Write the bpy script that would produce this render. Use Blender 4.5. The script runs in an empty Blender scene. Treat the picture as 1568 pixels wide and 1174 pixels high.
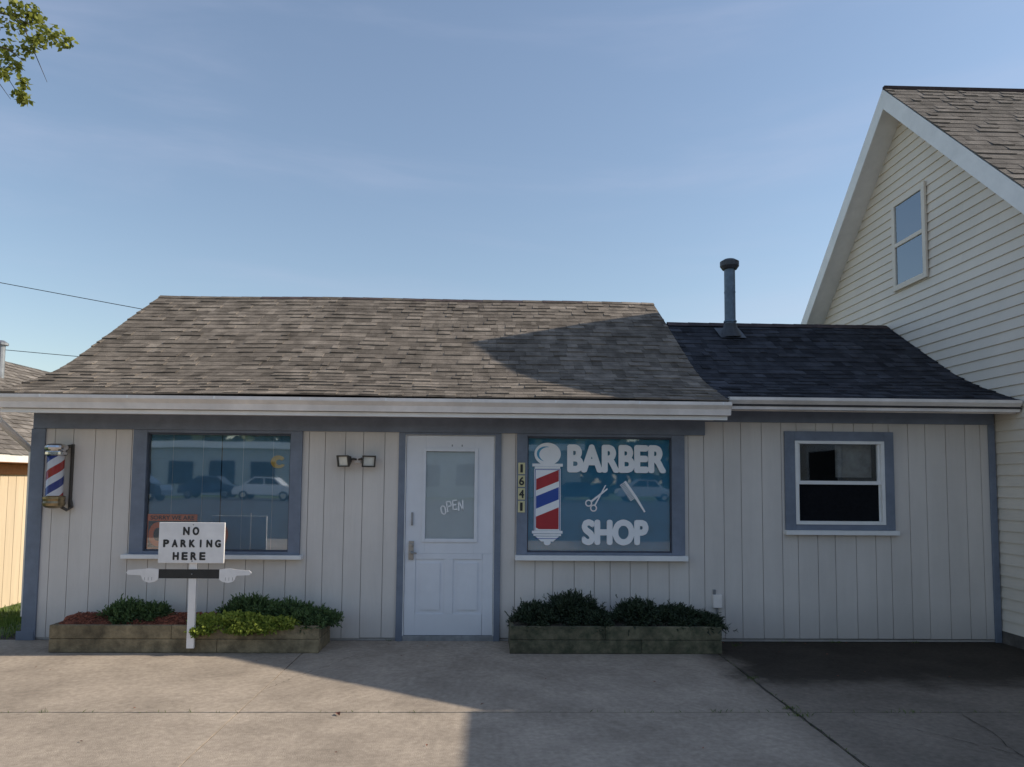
import bpy, math, random
from mathutils import Vector, Matrix
random.seed(7)
scene=bpy.context.scene
COL=scene.collection

# ------------------------------------------------------------------ materials
def mat(name, color, rough=0.7, var=0.12, scale=8.0, bump=0.0, bscale=60.0, metallic=0.0, spec=0.5, attr=None, stain=0.0, streak=False, seccol=None, dirt=None, sscale=0.9, drive=False):
    m=bpy.data.materials.new(name); m.use_nodes=True
    nt=m.node_tree; N=nt.nodes; L=nt.links
    b=N["Principled BSDF"]
    b.inputs["Roughness"].default_value=rough; b.inputs["Metallic"].default_value=metallic
    b.inputs["Specular IOR Level"].default_value=spec
    tc=N.new("ShaderNodeTexCoord")
    mp=N.new("ShaderNodeMapping"); L.new(tc.outputs["Object"],mp.inputs["Vector"])
    if streak: mp.inputs["Scale"].default_value=(1,1,0.12)
    n=N.new("ShaderNodeTexNoise"); n.inputs["Scale"].default_value=scale; n.inputs["Detail"].default_value=3; n.inputs["Roughness"].default_value=0.65
    L.new(mp.outputs[0],n.inputs["Vector"])
    r=N.new("ShaderNodeValToRGB")
    c=color; d=seccol if seccol else tuple(x*(1-var*1.6) for x in c); e=tuple(min(1,x*(1+var)) for x in c)
    r.color_ramp.elements[0].position=0.3; r.color_ramp.elements[0].color=(*d,1)
    r.color_ramp.elements[1].position=0.7; r.color_ramp.elements[1].color=(*e,1)
    L.new(n.outputs["Fac"],r.inputs["Fac"])
    out=r.outputs["Color"]
    def scaleby(sock):
        nonlocal out
        mx=N.new("ShaderNodeVectorMath"); mx.operation='SCALE'
        L.new(out,mx.inputs[0]); L.new(sock,mx.inputs["Scale"]); out=mx.outputs[0]
    if attr:
        a=N.new("ShaderNodeAttribute"); a.attribute_name="rnd"
        mr=N.new("ShaderNodeMapRange"); mr.inputs["To Min"].default_value=1-attr; mr.inputs["To Max"].default_value=1+attr
        L.new(a.outputs["Fac"],mr.inputs["Value"]); scaleby(mr.outputs[0])
    n2=None
    if stain>0:
        n2=N.new("ShaderNodeTexNoise"); n2.inputs["Scale"].default_value=sscale; n2.inputs["Detail"].default_value=5; n2.inputs["Roughness"].default_value=0.7
        L.new(tc.outputs["Object"],n2.inputs["Vector"])
        mr2=N.new("ShaderNodeMapRange"); mr2.inputs["From Min"].default_value=0.35; mr2.inputs["From Max"].default_value=0.65
        mr2.inputs["To Min"].default_value=1-stain; mr2.inputs["To Max"].default_value=1.0+stain*0.3
        L.new(n2.outputs["Fac"],mr2.inputs["Value"]); scaleby(mr2.outputs[0])
    if dirt:
        sp=N.new("ShaderNodeSeparateXYZ"); L.new(tc.outputs["Object"],sp.inputs[0])
        ad=N.new("ShaderNodeMath"); ad.operation='MULTIPLY_ADD'; ad.inputs[1].default_value=-.35; L.new(n.outputs["Fac"],ad.inputs[0]); L.new(sp.outputs["Z"],ad.inputs[2])
        mr3=N.new("ShaderNodeMapRange"); mr3.inputs["From Min"].default_value=-.18; mr3.inputs["From Max"].default_value=.22
        mr3.inputs["To Min"].default_value=1-dirt; mr3.inputs["To Max"].default_value=1
        L.new(ad.outputs[0],mr3.inputs["Value"]); scaleby(mr3.outputs[0])
    if drive:   # oil / algae stain of the drive beside the joint, strongest next to the wall
        sp=N.new("ShaderNodeSeparateXYZ"); L.new(tc.outputs["Object"],sp.inputs[0])
        def soft(axis,amp,lo,hi,tmin,tmax):
            ad=N.new("ShaderNodeMath"); ad.operation='MULTIPLY_ADD'; ad.inputs[1].default_value=amp; L.new(n2.outputs["Fac"],ad.inputs[0]); L.new(sp.outputs[axis],ad.inputs[2])
            q=N.new("ShaderNodeMapRange"); q.interpolation_type='SMOOTHSTEP'; q.inputs["From Min"].default_value=lo; q.inputs["From Max"].default_value=hi; q.inputs["To Min"].default_value=tmin; q.inputs["To Max"].default_value=tmax
            L.new(ad.outputs[0],q.inputs["Value"]); return q.outputs[0]
        def mul(a,c,op='MULTIPLY'):
            q=N.new("ShaderNodeMath"); q.operation=op
            L.new(a,q.inputs[0])
            if isinstance(c,float): q.inputs[1].default_value=c
            else: L.new(c,q.inputs[1])
            return q.outputs[0]
        sx=soft("X",.9,2.3,2.75,0,1); sy=soft("Y",1.5,-1.5,-.45,0,1)
        a1=mul(mul(sx,sy),.84); a2=mul(sx,.40)
        tot=mul(a1,a2,'MAXIMUM')
        inv=N.new("ShaderNodeMath"); inv.operation='SUBTRACT'; inv.inputs[0].default_value=1.0; L.new(tot,inv.inputs[1]); scaleby(inv.outputs[0])
    L.new(out,b.inputs["Base Color"])
    if bump>0:
        nb=N.new("ShaderNodeTexNoise"); nb.inputs["Scale"].default_value=bscale; nb.inputs["Detail"].default_value=2
        L.new(mp.outputs[0],nb.inputs["Vector"])
        bp=N.new("ShaderNodeBump"); bp.inputs["Strength"].default_value=bump; bp.inputs["Distance"].default_value=0.01
        L.new(nb.outputs["Fac"],bp.inputs["Height"]); L.new(bp.outputs[0],b.inputs["Normal"])
    return m

def glass_mat(name, refl=0.25, tint=(0.97,0.985,0.99), wave=0.02):
    m=bpy.data.materials.new(name); m.use_nodes=True
    nt=m.node_tree; N=nt.nodes; L=nt.links; N.remove(N["Principled BSDF"])
    t=N.new("ShaderNodeBsdfTransparent"); t.inputs[0].default_value=(*tint,1)
    g=N.new("ShaderNodeBsdfGlossy"); g.inputs["Roughness"].default_value=0.02; g.inputs["Color"].default_value=(0.9,0.95,1,1)
    tc=N.new("ShaderNodeTexCoord"); n=N.new("ShaderNodeTexNoise"); n.inputs["Scale"].default_value=1.3; n.inputs["Detail"].default_value=1; L.new(tc.outputs["Object"],n.inputs["Vector"])
    bp=N.new("ShaderNodeBump"); bp.inputs["Strength"].default_value=wave; bp.inputs["Distance"].default_value=0.06; L.new(n.outputs["Fac"],bp.inputs["Height"]); L.new(bp.outputs[0],g.inputs["Normal"])
    f=N.new("ShaderNodeFresnel"); f.inputs["IOR"].default_value=1.5
    ad=N.new("ShaderNodeMath"); ad.operation='ADD'; ad.inputs[1].default_value=refl; L.new(f.outputs[0],ad.inputs[0])
    mx=N.new("ShaderNodeMixShader"); L.new(ad.outputs[0],mx.inputs[0]); L.new(t.outputs[0],mx.inputs[1]); L.new(g.outputs[0],mx.inputs[2])
    L.new(mx.outputs[0],N["Material Output"].inputs[0])
    return m

M={}
M['siding']=mat("painted_plywood_siding",(0.71,0.655,0.615),0.6,0.05,3,0.25,40,streak=True,attr=0.025,stain=0.07,dirt=.22)
M['sidedark']=mat("siding_groove",(0.40,0.37,0.35),0.8,0.1)
M['blue']=mat("blue_gray_trim_paint",(0.19,0.22,0.285),0.6,0.10,6,0.2,50,stain=0.12,dirt=.2)
M['white']=mat("white_paint",(0.86,0.85,0.85),0.45,0.04,5,0.1,40,stain=0.08)
M['door']=mat("door_paint",(0.76,0.77,0.82),0.4,0.03,3,0.05,40,stain=0.06,dirt=.15)
M['gutter']=mat("gutter_aluminium_paint",(0.86,0.79,0.75),0.4,0.07,4,stain=0.18)
M['shingle']=mat("asphalt_shingles",(0.25,0.213,0.18),0.95,0.24,5,0.9,220,attr=0.32,spec=0.05,stain=0.22)
M['shingleA']=mat("asphalt_shingles_shaded",(0.070,0.072,0.085),0.95,0.20,5,0.9,220,attr=0.38,spec=0.05,stain=0.2)  # annex shingles: the house's shadow is put into this darker, bluer colour
M['shingleH']=mat("asphalt_shingles_house",(0.23,0.205,0.185),0.95,0.18,5,0.9,220,attr=0.25,spec=0.05,stain=0.14)
M['deck']=mat("roof_deck",(0.05,0.045,0.045),0.95)
M['cap']=mat("ridge_cap",(0.06,0.04,0.04),0.95,0.3,10,attr=0.3)
M['vinyl']=mat("vinyl_siding",(0.76,0.69,0.61),0.5,0.03,2,attr=0.03,stain=0.05)
M['conc']=mat("concrete",(0.44,0.365,0.295),0.9,0.12,22,0.5,180,attr=0.05,stain=0.26,spec=0.1,sscale=1.4,drive=True)
M['concm']=mat("concrete_worn",(0.17,0.155,0.145),0.9,0.22,6,0.6,170,attr=0.05,stain=0.4,spec=0.2)
M['soil']=mat("soil_dirt",(0.055,0.045,0.035),1.0,0.4,20,0.8,80)
M['mulch']=mat("red_mulch",(0.26,0.08,0.045),1.0,0.4,60,1.0,120,attr=0.5)
M['wood']=mat("weathered_treated_wood",(0.24,0.19,0.115),0.85,0.30,9,0.6,60,attr=0.16,stain=0.4,sscale=3)
M['woodm']=mat("mossy_weathered_wood",(0.16,0.14,0.09),0.9,0.3,9,0.6,60,attr=0.18,stain=0.5,seccol=(0.045,0.055,0.03),sscale=3)
M['metal']=mat("galvanised_metal",(0.30,0.31,0.33),0.45,0.15,12,metallic=0.6)
M['sash']=mat("dark_sash",(0.06,0.07,0.10),0.5,0.15,12)
M['pipe']=mat("painted_flue",(0.13,0.18,0.24),0.5,0.15,12,metallic=0.3)
M['pipecap']=mat("flue_cap_dark",(0.05,0.055,0.065),0.5,0.2)
M['chrome']=mat("chrome",(0.6,0.6,0.62),0.15,0.1,20,metallic=1.0)
M['brass']=mat("tarnished_brass",(0.35,0.27,0.16),0.3,0.2,20,metallic=0.9)
M['black']=mat("black_paint",(0.02,0.02,0.022),0.5,0.2)
M['dark']=mat("dark_interior",(0.012,0.013,0.016),0.8,0.2)
M['screen']=mat("insect_screen",(0.008,0.009,0.012),0.8,0.2,30,spec=.1)
M['curtain']=mat("dim_curtain",(0.30,0.28,0.26),0.9,0.2,12)
M['blind']=mat("blind_slats_and_sky_backing",(0.19,0.40,0.58),0.55,0.05,4)  # left window slats; also the gable sheet that stands for reflected sky
M['blindw']=mat("white_blind_slats",(0.84,0.86,0.88),0.55,0.04,4)
M['film']=mat("blue_window_shade",(0.065,0.33,0.54),0.5,0.08,2)
M['vwhite']=mat("white_vinyl_lettering",(0.90,0.90,0.92),0.4,0.02)
M['vred']=mat("red_vinyl",(0.42,0.02,0.03),0.4,0.05)
M['vblue']=mat("blue_vinyl",(0.02,0.07,0.36),0.4,0.05)
M['orange']=mat("orange_print",(1.0,0.20,0.03),0.5,0.02)
M['yellow']=mat("yellow_sticker",(0.95,0.60,0.12),0.5,0.05)
M['plate']=mat("number_plate_yellowed",(0.66,0.60,0.34),0.5,0.1)
M['signw']=mat("sign_board_white",(0.84,0.81,0.80),0.55,0.05,7,stain=0.1)
M['lens']=mat("lamp_lens",(0.75,0.72,0.65),0.15,0.1)
M['bronze']=mat("bronze_housing",(0.06,0.052,0.045),0.5,0.1)
M['ochre']=mat("peach_siding",(0.66,0.52,0.36),0.7,0.08,4,streak=True,attr=0.07)
M['orfascia']=mat("orange_fascia",(0.48,0.19,0.07),0.7,0.1)
M['bark']=mat("bark",(0.09,0.065,0.045),0.95,0.35,14,1.0,30)
M['grass']=mat("lawn_grass",(0.085,0.13,0.03),0.95,0.4,6,0.8,60)
M['handle']=mat("brushed_nickel",(0.36,0.35,0.34),0.35,0.1,metallic=0.8)
M['far']=mat("far_building_wall",(0.5,0.48,0.45),0.8,0.08,1)
M['asph']=mat("street_asphalt",(0.06,0.06,0.062),0.9,0.15,3,0.4,80)
M['carw']=mat("car_paint_white",(0.7,0.7,0.72),0.2,0.02)
M['carr']=mat("car_paint_dark",(0.04,0.06,0.10),0.2,0.02)
M['tire']=mat("tyre_rubber",(0.02,0.02,0.02),0.8,0.1)
M['glass']=glass_mat("window_glass",0.05)
M['glassb']=glass_mat("display_window_glass",0.15)
M['glassc']=glass_mat("sign_window_glass",0.06)
M['glassd']=glass_mat("dark_window_glass",0.0)
M['glassg']=glass_mat("gable_window_glass",0.25)

def leafmat(name,c1,c2,trans=0.35):
    m=bpy.data.materials.new(name); m.use_nodes=True
    nt=m.node_tree;N=nt.nodes;L=nt.links;b=N["Principled BSDF"]
    a=N.new("ShaderNodeAttribute");a.attribute_name="rnd"
    r=N.new("ShaderNodeValToRGB"); r.color_ramp.elements[0].color=(*c1,1); r.color_ramp.elements[1].color=(*c2,1)
    L.new(a.outputs["Fac"],r.inputs[0]); L.new(r.outputs[0],b.inputs["Base Color"]); b.inputs["Roughness"].default_value=0.6
    t=N.new("ShaderNodeBsdfTranslucent"); L.new(r.outputs[0],t.inputs[0])
    mx=N.new("ShaderNodeMixShader"); mx.inputs[0].default_value=trans
    L.new(b.outputs[0],mx.inputs[1]);L.new(t.outputs[0],mx.inputs[2]);L.new(mx.outputs[0],N["Material Output"].inputs[0])
    return m
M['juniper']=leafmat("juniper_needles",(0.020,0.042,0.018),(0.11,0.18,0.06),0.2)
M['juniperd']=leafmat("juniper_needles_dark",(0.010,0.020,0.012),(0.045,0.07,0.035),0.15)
M['ltgreen']=leafmat("groundcover_leaves",(0.10,0.16,0.02),(0.38,0.44,0.08),0.3)
M['leaf']=leafmat("tree_leaves",(0.08,0.11,0.018),(0.38,0.40,0.08),0.45)
M['farleaf']=leafmat("distant_leaves",(0.03,0.05,0.015),(0.09,0.11,0.03),0.1)
M['blade']=leafmat("grass_blades",(0.06,0.11,0.02),(0.20,0.27,0.05),0.3)

# ------------------------------------------------------------------ mesh builder
class MB:
    def __init__(s): s.v=[];s.f=[];s.mi=[];s.r=[];s.mats=[]
    def m(s,key):
        if key not in s.mats: s.mats.append(key)
        return s.mats.index(key)
    def face(s,pts,key,rnd=0.5):
        i=len(s.v); s.v+= [tuple(p) for p in pts]; s.f.append(tuple(range(i,i+len(pts)))); s.mi.append(s.m(key)); s.r.append(rnd)
    def box(s,x0,x1,y0,y1,z0,z1,key,rnd=0.5):
        if x0>x1:x0,x1=x1,x0
        if y0>y1:y0,y1=y1,y0
        if z0>z1:z0,z1=z1,z0
        i=len(s.v); s.v+=[(x0,y0,z0),(x1,y0,z0),(x1,y1,z0),(x0,y1,z0),(x0,y0,z1),(x1,y0,z1),(x1,y1,z1),(x0,y1,z1)]
        for q in ((0,3,2,1),(4,5,6,7),(0,1,5,4),(1,2,6,5),(2,3,7,6),(3,0,4,7)):
            s.f.append(tuple(i+k for k in q)); s.mi.append(s.m(key)); s.r.append(rnd)
    def prism(s,pts,axis,a0,a1,key,rnd=0.5):
        def P(p,a): return {'x':(a,p[0],p[1]),'y':(p[0],a,p[1]),'z':(p[0],p[1],a)}[axis]
        n=len(pts)
        s.face([P(p,a0) for p in pts],key,rnd); s.face([P(p,a1) for p in reversed(pts)],key,rnd)
        for k in range(n):
            p,q=pts[k],pts[(k+1)%n]; s.face([P(p,a1),P(q,a1),P(q,a0),P(p,a0)],key,rnd)
    def tube(s,path,radii,key,seg=12,caps=True,rnd=0.5):
        rings=[]
        for k,p in enumerate(path):
            p=Vector(p); a=Vector(path[max(0,k-1)]); b=Vector(path[min(len(path)-1,k+1)])
            d=(b-a).normalized(); up=Vector((0,0,1)) if abs(d.z)<0.95 else Vector((0,1,0))
            u=d.cross(up).normalized(); w=d.cross(u).normalized(); i=len(s.v)
            for j in range(seg):
                t=2*math.pi*j/seg; s.v.append(tuple(p+(u*math.cos(t)+w*math.sin(t))*radii[k]))
            rings.append(i)
        for k in range(len(rings)-1):
            for j in range(seg):
                s.f.append((rings[k]+j,rings[k]+(j+1)%seg,rings[k+1]+(j+1)%seg,rings[k+1]+j)); s.mi.append(s.m(key)); s.r.append(rnd)
        if caps:
            for q in (rings[0],rings[-1]): s.f.append(tuple(q+j for j in range(seg))); s.mi.append(s.m(key)); s.r.append(rnd)
    def obj(s,name,parent=None,smooth=False,bevel=0,loc=None,rot=None):
        me=bpy.data.meshes.new(name)
        vs=s.v
        if loc: vs=[(a-loc[0],b-loc[1],c-loc[2]) for a,b,c in s.v]
        me.from_pydata(vs,[],s.f)
        for k in s.mats: me.materials.append(M[k])
        me.polygons.foreach_set("material_index",s.mi)
        at=me.attributes.new("rnd",'FLOAT','FACE'); at.data.foreach_set("value",s.r)
        if smooth:
            me.polygons.foreach_set("use_smooth",[True]*len(me.polygons))
        me.update()
        o=bpy.data.objects.new(name,me); COL.objects.link(o)
        if loc: o.location=loc
        if rot: o.rotation_euler=rot
        if parent: o.parent=parent
        if bevel:
            b=o.modifiers.new("bevel",'BEVEL'); b.width=bevel; b.segments=2; b.limit_method='ANGLE'
        return o
def empty(name,loc=(0,0,0)):
    e=bpy.data.objects.new(name,None); COL.objects.link(e); e.empty_display_size=0.2; return e

def text(name,body,x0,x1,z0,z1,y,key,parent,offset=0.0,bold=0.0):
    """flat lettering on a wall plane; bold = stroke thickening in metres (letters laid as a few stacked films)"""
    c=bpy.data.curves.new(name,'FONT'); c.body=body; c.offset=offset; c.extrude=0
    t=bpy.data.objects.new(name,c); COL.objects.link(t)
    bpy.context.view_layer.update()
    dg=bpy.context.evaluated_depsgraph_get()
    me=bpy.data.meshes.new_from_object(t.evaluated_get(dg))
    bpy.data.objects.remove(t)
    xs=[v.co.x for v in me.vertices]; ys=[v.co.y for v in me.vertices]
    ax,bx,ay,by=min(xs),max(xs),min(ys),max(ys)
    base=[Vector((x0+bold+(v.co.x-ax)/(bx-ax)*(x1-x0-2*bold), y, z0+bold+(v.co.y-ay)/(by-ay)*(z1-z0-2*bold))) for v in me.vertices]
    polys=[tuple(p.vertices) for p in me.polygons]
    V=[];Fc=[]
    sh=[(0,0)] if bold<=0 else [(0,0)]+[(bold*math.cos(k*math.pi/4),bold*math.sin(k*math.pi/4)) for k in range(8)]
    for k,(dx,dz) in enumerate(sh):
        i=len(V); V+=[(p.x+dx,p.y-.00012*k,p.z+dz) for p in base]; Fc+=[tuple(i+j for j in p) for p in polys]
    m2=bpy.data.meshes.new(name); m2.from_pydata(V,[],Fc); m2.materials.append(M[key]); m2.update()
    o=bpy.data.objects.new(name,m2); COL.objects.link(o); o.parent=parent
    return o

# ------------------------------------------------------------------ camera
cam=bpy.data.cameras.new("camera"); co=bpy.data.objects.new("camera",cam); COL.objects.link(co); scene.camera=co
cam.sensor_width=36; cam.lens=36*1132/1568; cam.shift_y=0.044; cam.clip_end=2000; cam.clip_start=0.05
R=Matrix.Rotation(math.radians(-1.6),3,'Z')@Matrix.Rotation(math.radians(94),3,'X')@Matrix.Rotation(math.radians(0.5),3,'Z')
co.matrix_world=Matrix.Translation((0,-7.5,1.6))@R.to_4x4()

# ------------------------------------------------------------------ roof profile
PROF=[(-0.52,2.385),(-0.1,2.53),(0.15,2.62),(0.35,2.70),(0.5,2.77),(0.65,2.848),(0.8,2.933),(2.0,3.665),(2.76,4.115)]
def proflen(pr):
    L=[0]
    for a,b in zip(pr,pr[1:]): L.append(L[-1]+math.dist(a,b))
    return L
def profpt(pr,L,s):
    for k in range(len(pr)-1):
        if s<=L[k+1] or k==len(pr)-2:
            t=(s-L[k])/(L[k+1]-L[k]); a,b=pr[k],pr[k+1]
            d=((b[0]-a[0])/(L[k+1]-L[k]),(b[1]-a[1])/(L[k+1]-L[k]))
            return (a[0]+t*(b[0]-a[0]),a[1]+t*(b[1]-a[1])),(-d[1],d[0])
def shingles(mb,x0,x1,pr,key,dz=0.0,exp=0.135,wob=0.0):
    L=proflen(pr); tot=L[-1]; s=-0.015; row=0
    while s<tot-0.02:
        e=min(s+exp+0.02,tot+0.005); x=x0-random.uniform(0,0.25); roww=random.uniform(-0.004,0.004); rowr=random.uniform(-.06,.06)
        while x<x1:
            w=random.choice((0.08,0.11,0.13,0.16,0.2,0.25))*random.uniform(0.85,1.1)
            a=max(x,x0); b=min(x+w,x1); x+=w
            if b-a<0.01: continue
            if x1-b<0.02: b=x1
            t=random.choice((0.006,0.006,0.015))+random.uniform(0,0.003); rr=min(1,max(0,random.gauss(0.5,0.24)+rowr-(0.12 if t<0.01 else -0.08)))
            ss=s+roww+random.uniform(-0.004,0.004)
            (p0,n0)=profpt(pr,L,max(ss,-0.02)); (p1,n1)=profpt(pr,L,e)
            def q(x,p,n,h):
                wz=wob*math.sin(x*1.3+0.7)*math.sin(x*0.45) if wob else 0
                return (x,p[0]+n[0]*h,p[1]+n[1]*h+dz+wz)
            A=q(a+.001,p0,n0,t);B=q(b-.001,p0,n0,t);C=q(b-.001,p1,n1,0.002);D=q(a+.001,p1,n1,0.002)
            A0=q(a+.001,p0,n0,-.002);B0=q(b-.001,p0,n0,-.002)
            for f in [[A,B,C,D],[A0,B0,B,A],[A0,A,D],[B,B0,C]]: mb.face(f,key,rr)
        s+=exp; row+=1
    return mb

# ================================================================== BARBER SHOP
B=empty("barber_shop_building")
XL,XRW=-4.555,5.20
openings=[(-3.45,-2.0,0.865,2.05),(-0.87,0.045,0.03,2.05),(0.36,1.845,0.875,2.05),(3.09,4.04,1.165,2.04)]
mb=MB()
grooves=[]; x=XL; k=0
while x<XRW: grooves.append(x); x+=(0.203,0.18,0.215,0.203,0.16)[k%5]; k+=1
xs=sorted(set([round(g,4) for g in grooves]+[o[0] for o in openings]+[o[1] for o in openings]+[XRW]))
gset=set(round(g,4) for g in grooves)
ZT=2.5
rn={}; bt={}
for a,b in zip(xs,xs[1:]):
    if b-a<1e-3: continue
    ga=a+0.003 if a in gset else a; gb=b-0.003 if b in gset else b
    gi=sum(1 for g in grooves if g<=a+1e-6); rr=rn.setdefault(gi,random.random())
    segs=[(0.028+bt.setdefault(gi//6,random.uniform(-.006,.006)),ZT)]
    for o in openings:
        if a>=o[0]-1e-4 and b<=o[1]+1e-4:
            ns=[]
            for s0,s1 in segs:
                if o[2]>s0: ns.append((s0,o[2]))
                if o[3]<s1: ns.append((o[3],s1))
            segs=ns
    for s0,s1 in segs:
        mb.box(ga,gb,0,0.011,s0,s1,'siding',rr)
        mb.box(a,b,0.0111,0.05,s0,s1,'sidedark')
mb.obj("front_wall",B)
mb=MB()
gp=[(0.051,0.0),(3.9,0.0),(3.9,2.4),(2.76,4.02),(0.6,2.70),(0.051,2.48)]
mb.prism(gp,'x',XL,XL+0.1,'siding')
mb.prism([(0.051,2.45),(1.9,3.5),(2.76,4.02),(3.9,2.4)],'x',2.10,2.2,'siding')
mb.box(XL+.1,5.19,3.8,3.9,0,2.4,'siding')
mb.box(XL+.1,5.19,0.9,0.95,0,2.3,'dark')
mb.box(XL+.1,5.19,0.06,3.8,2.32,2.36,'dark')
mb.box(XL+.1,5.19,0.06,3.8,0.0,0.02,'dark')
for xx in (-1.6,0.2,2.4): mb.box(xx,xx+.05,0.06,0.9,0.02,2.32,'dark')
mb.box(XL,5.2,0.012,0.05,0,0.022,'sidedark')
mb.obj("side_and_rear_walls",B)
# trim
mb=MB()
mb.box(-4.56,2.18,-0.028,-0.001,2.075,2.26,'blue')
mb.box(-4.56,2.27,-0.022,-0.001,2.262,2.40,'blue')
mb.box(2.182,5.20,-0.02,-0.001,2.215,2.42,'blue')
mb.box(-4.575,-4.44,-0.024,-0.001,0.0,2.073,'blue'); mb.box(-4.575,-4.556,0,0.1,0,2.26,'blue')
mb.box(5.135,5.198,-0.024,-0.001,0.0,2.213,'blue')
mb.box(-4.62,-4.45,-0.03,-0.0245,0.0,0.09,'blue')
def wframe(o,outer,key,d=0.03,top=True):
    x0,x1,z0,z1=o; X0,X1,Z0,Z1=outer
    mb.box(X0,x0,-d,-.001,Z0,Z1,key); mb.box(x1,X1,-d,-.001,Z0,Z1,key)
    if top and Z1>z1: mb.box(x0,x1,-d+.002,-.001,z1,Z1,key)
    if z0>Z0: mb.box(x0,x1,-d+.002,-.001,Z0,z0,key)
wframe((-3.435,-2.012,0.87,2.047),(-3.57,-1.895,0.842,2.073),'blue')
wframe((0.37,1.838,0.88,2.047),(0.262,1.968,0.857,2.073),'blue')
wframe((-0.865,0.04,0.0,2.052),(-0.93,0.103,0.0,2.073),'blue',0.026)
wframe((3.105,4.03,1.178,2.03),(3.0,4.13,1.122,2.127),'blue')
mb.obj("blue_trim_boards",B,bevel=0.003)
mb=MB()
mb.box(-3.62,-1.865,-0.085,-.001,0.800,0.840,'white'); mb.box(0.25,1.985,-0.085,-.001,0.805,0.855,'white')
mb.box(2.99,4.15,-0.07,-.001,1.075,1.120,'white')
for (x0,x1,z0,z1) in ((-3.435,-2.012,0.87,2.047),(0.37,1.838,0.88,2.047)):
    for bx in ((x0-.012,x0+.010,z0,z1),(x1-.010,x1+.012,z0,z1),(x0+.010,x1-.010,z1-.018,z1+.002),(x0+.010,x1-.010,z0-.004,z0+.014)):
        mb.box(bx[0],bx[1],-0.006,0.05,bx[2],bx[3],'sash')
x0,x1,z0,z1=3.105,4.03,1.178,2.03
mb.box(x0,x0+.035,-.036,.05,z0,z1,'white');mb.box(x1-.035,x1,-.036,.05,z0,z1,'white')
mb.box(x0+.035,x1-.035,-.034,.05,z1-.03,z1,'white');mb.box(x0+.035,x1-.035,-.034,.05,z0,z0+.035,'white')
mb.box(x0+.035,x1-.035,-.018,.03,1.585,1.622,'white')
mb.box(x0+.036,x0+.058,-.012,.03,1.622,z1-.031,'white');mb.box(x1-.058,x1-.036,-.012,.03,1.622,z1-.031,'white')
mb.box(x0+.036,x0+.05,-.002,.03,z0+.036,1.585,'white');mb.box(x1-.05,x1-.036,-.002,.03,z0+.036,1.585,'white')
mb.obj("window_sills_and_sashes",B,bevel=0.002)
mb=MB()
mb.box(3.14,3.99,0.012,0.016,1.622,2.0,'glassd'); mb.box(3.14,3.99,0.008,0.012,1.21,1.585,'screen')
mb.obj("side_window_glass",B)
mb=MB(); mb.box(3.60,3.98,.14,.146,1.66,2.0,'curtain'); mb.obj("side_window_curtain",B)
mb=MB(); mb.box(-3.43,-2.01,.018,.022,.88,2.04,'glassb'); mb.obj("left_window_glass",B)
mb=MB(); mb.box(.375,1.835,.018,.022,.885,2.04,'glassc'); mb.obj("display_window_glass",B)
mb=MB(); z=0.885
while z<2.04:
    for k,(a,b) in enumerate(((-3.42,-2.72),(-2.71,-2.02))):
        t=random.uniform(-.002,.002)
        mb.face([(a,.040,z+t),(b,.040,z),(b,.050,z+.024),(a,.050,z+.024+t)],'blind')
    z+=.0215
for a in (-3.2,-2.9,-2.5,-2.2): mb.box(a,a+.003,.036,.038,.885,2.04,'blindw')
mb.box(-2.405,-2.395,.030,.036,.885,1.25,'blindw')
mb.obj("left_window_blinds",B)
mb=MB(); z=0.885
while z<2.04:
    mb.face([(.38,.034,z),(1.83,.034,z),(1.83,.041,z+.026),(.38,.041,z+.026)],'film'); z+=.0235
mb.obj("display_window_blinds",B)
# door
mb=MB()
x0,x1,z0,z1=-.853,.030,.055,2.043
mb.box(-.87,.045,-.01,.05,0.0,.052,'metal')
mb.box(-.865,-.856,-.02,.05,.052,2.05,'white');mb.box(.033,.040,-.02,.05,.052,2.05,'white');mb.box(-.856,.033,-.02,.05,2.046,2.05,'white')
lx0,lx1,lz0,lz1=-.655,-.165,1.01,1.885
mb.box(x0,lx0-.09,.0,.04,z0,.86,'door'); mb.box(x0,lx0,.0,.04,.8605,z1,'door');mb.box(lx1,x1,.0,.04,.8605,z1,'door');mb.box(lx1+.09,x1,.0,.04,z0,.86,'door');mb.box(lx0,lx1,.0,.04,lz1,z1,'door')
mb.box(lx0,lx1,.0,.04,.8605,lz0,'door')
mb.box(lx0-.09,lx1+.09,.010,.04,z0,.86,'door')
P2=[(-.735,-.465,.27,.80),(-.36,-.09,.27,.80)]
mb.box(-.745,-.08,.0,.0099,.805,.86,'door');mb.box(-.745,-.08,.0,.0099,z0,.265,'door');mb.box(-.455,-.37,.0,.0099,.265,.805,'door')
for (a,b,c,d) in P2:
    mb.prism([(a+.035,c+.035),(b-.035,c+.035),(b-.035,d-.035),(a+.035,d-.035)],'y',-.001,.0098,'door')
w=.035
mb.box(lx0-w,lx0,-.014,-.0005,lz0-w,lz1+w,'door');mb.box(lx1,lx1+w,-.014,-.0005,lz0-w,lz1+w,'door')
mb.box(lx0,lx1,-.0135,.02,lz1,lz1+w,'door');mb.box(lx0,lx1,-.0135,.02,lz0-w,lz0,'door')
mb.obj("entry_door",B,bevel=0.003)
mb=MB(); mb.box(lx0,lx1,.003,.006,lz0,lz1,'glass'); mb.obj("door_glass",B)
mb=MB(); z=lz0
while z<lz1-.01:
    mb.face([(lx0,.012,z),(lx1,.012,z),(lx1,.017,z+.016),(lx0,.017,z+.016)],'blindw'); z+=.0145
mb.obj("door_blinds",B)
mb=MB()
mb.box(-.815,-.765,-.02,-.0005,.80,.985,'handle'); mb.tube([(-.79,-.02,.87),(-.79,-.06,.87)],[.014,.014],'handle'); mb.tube([(-.79,-.058,.87),(-.73,-.06,.868)],[.011,.009],'handle')
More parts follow.
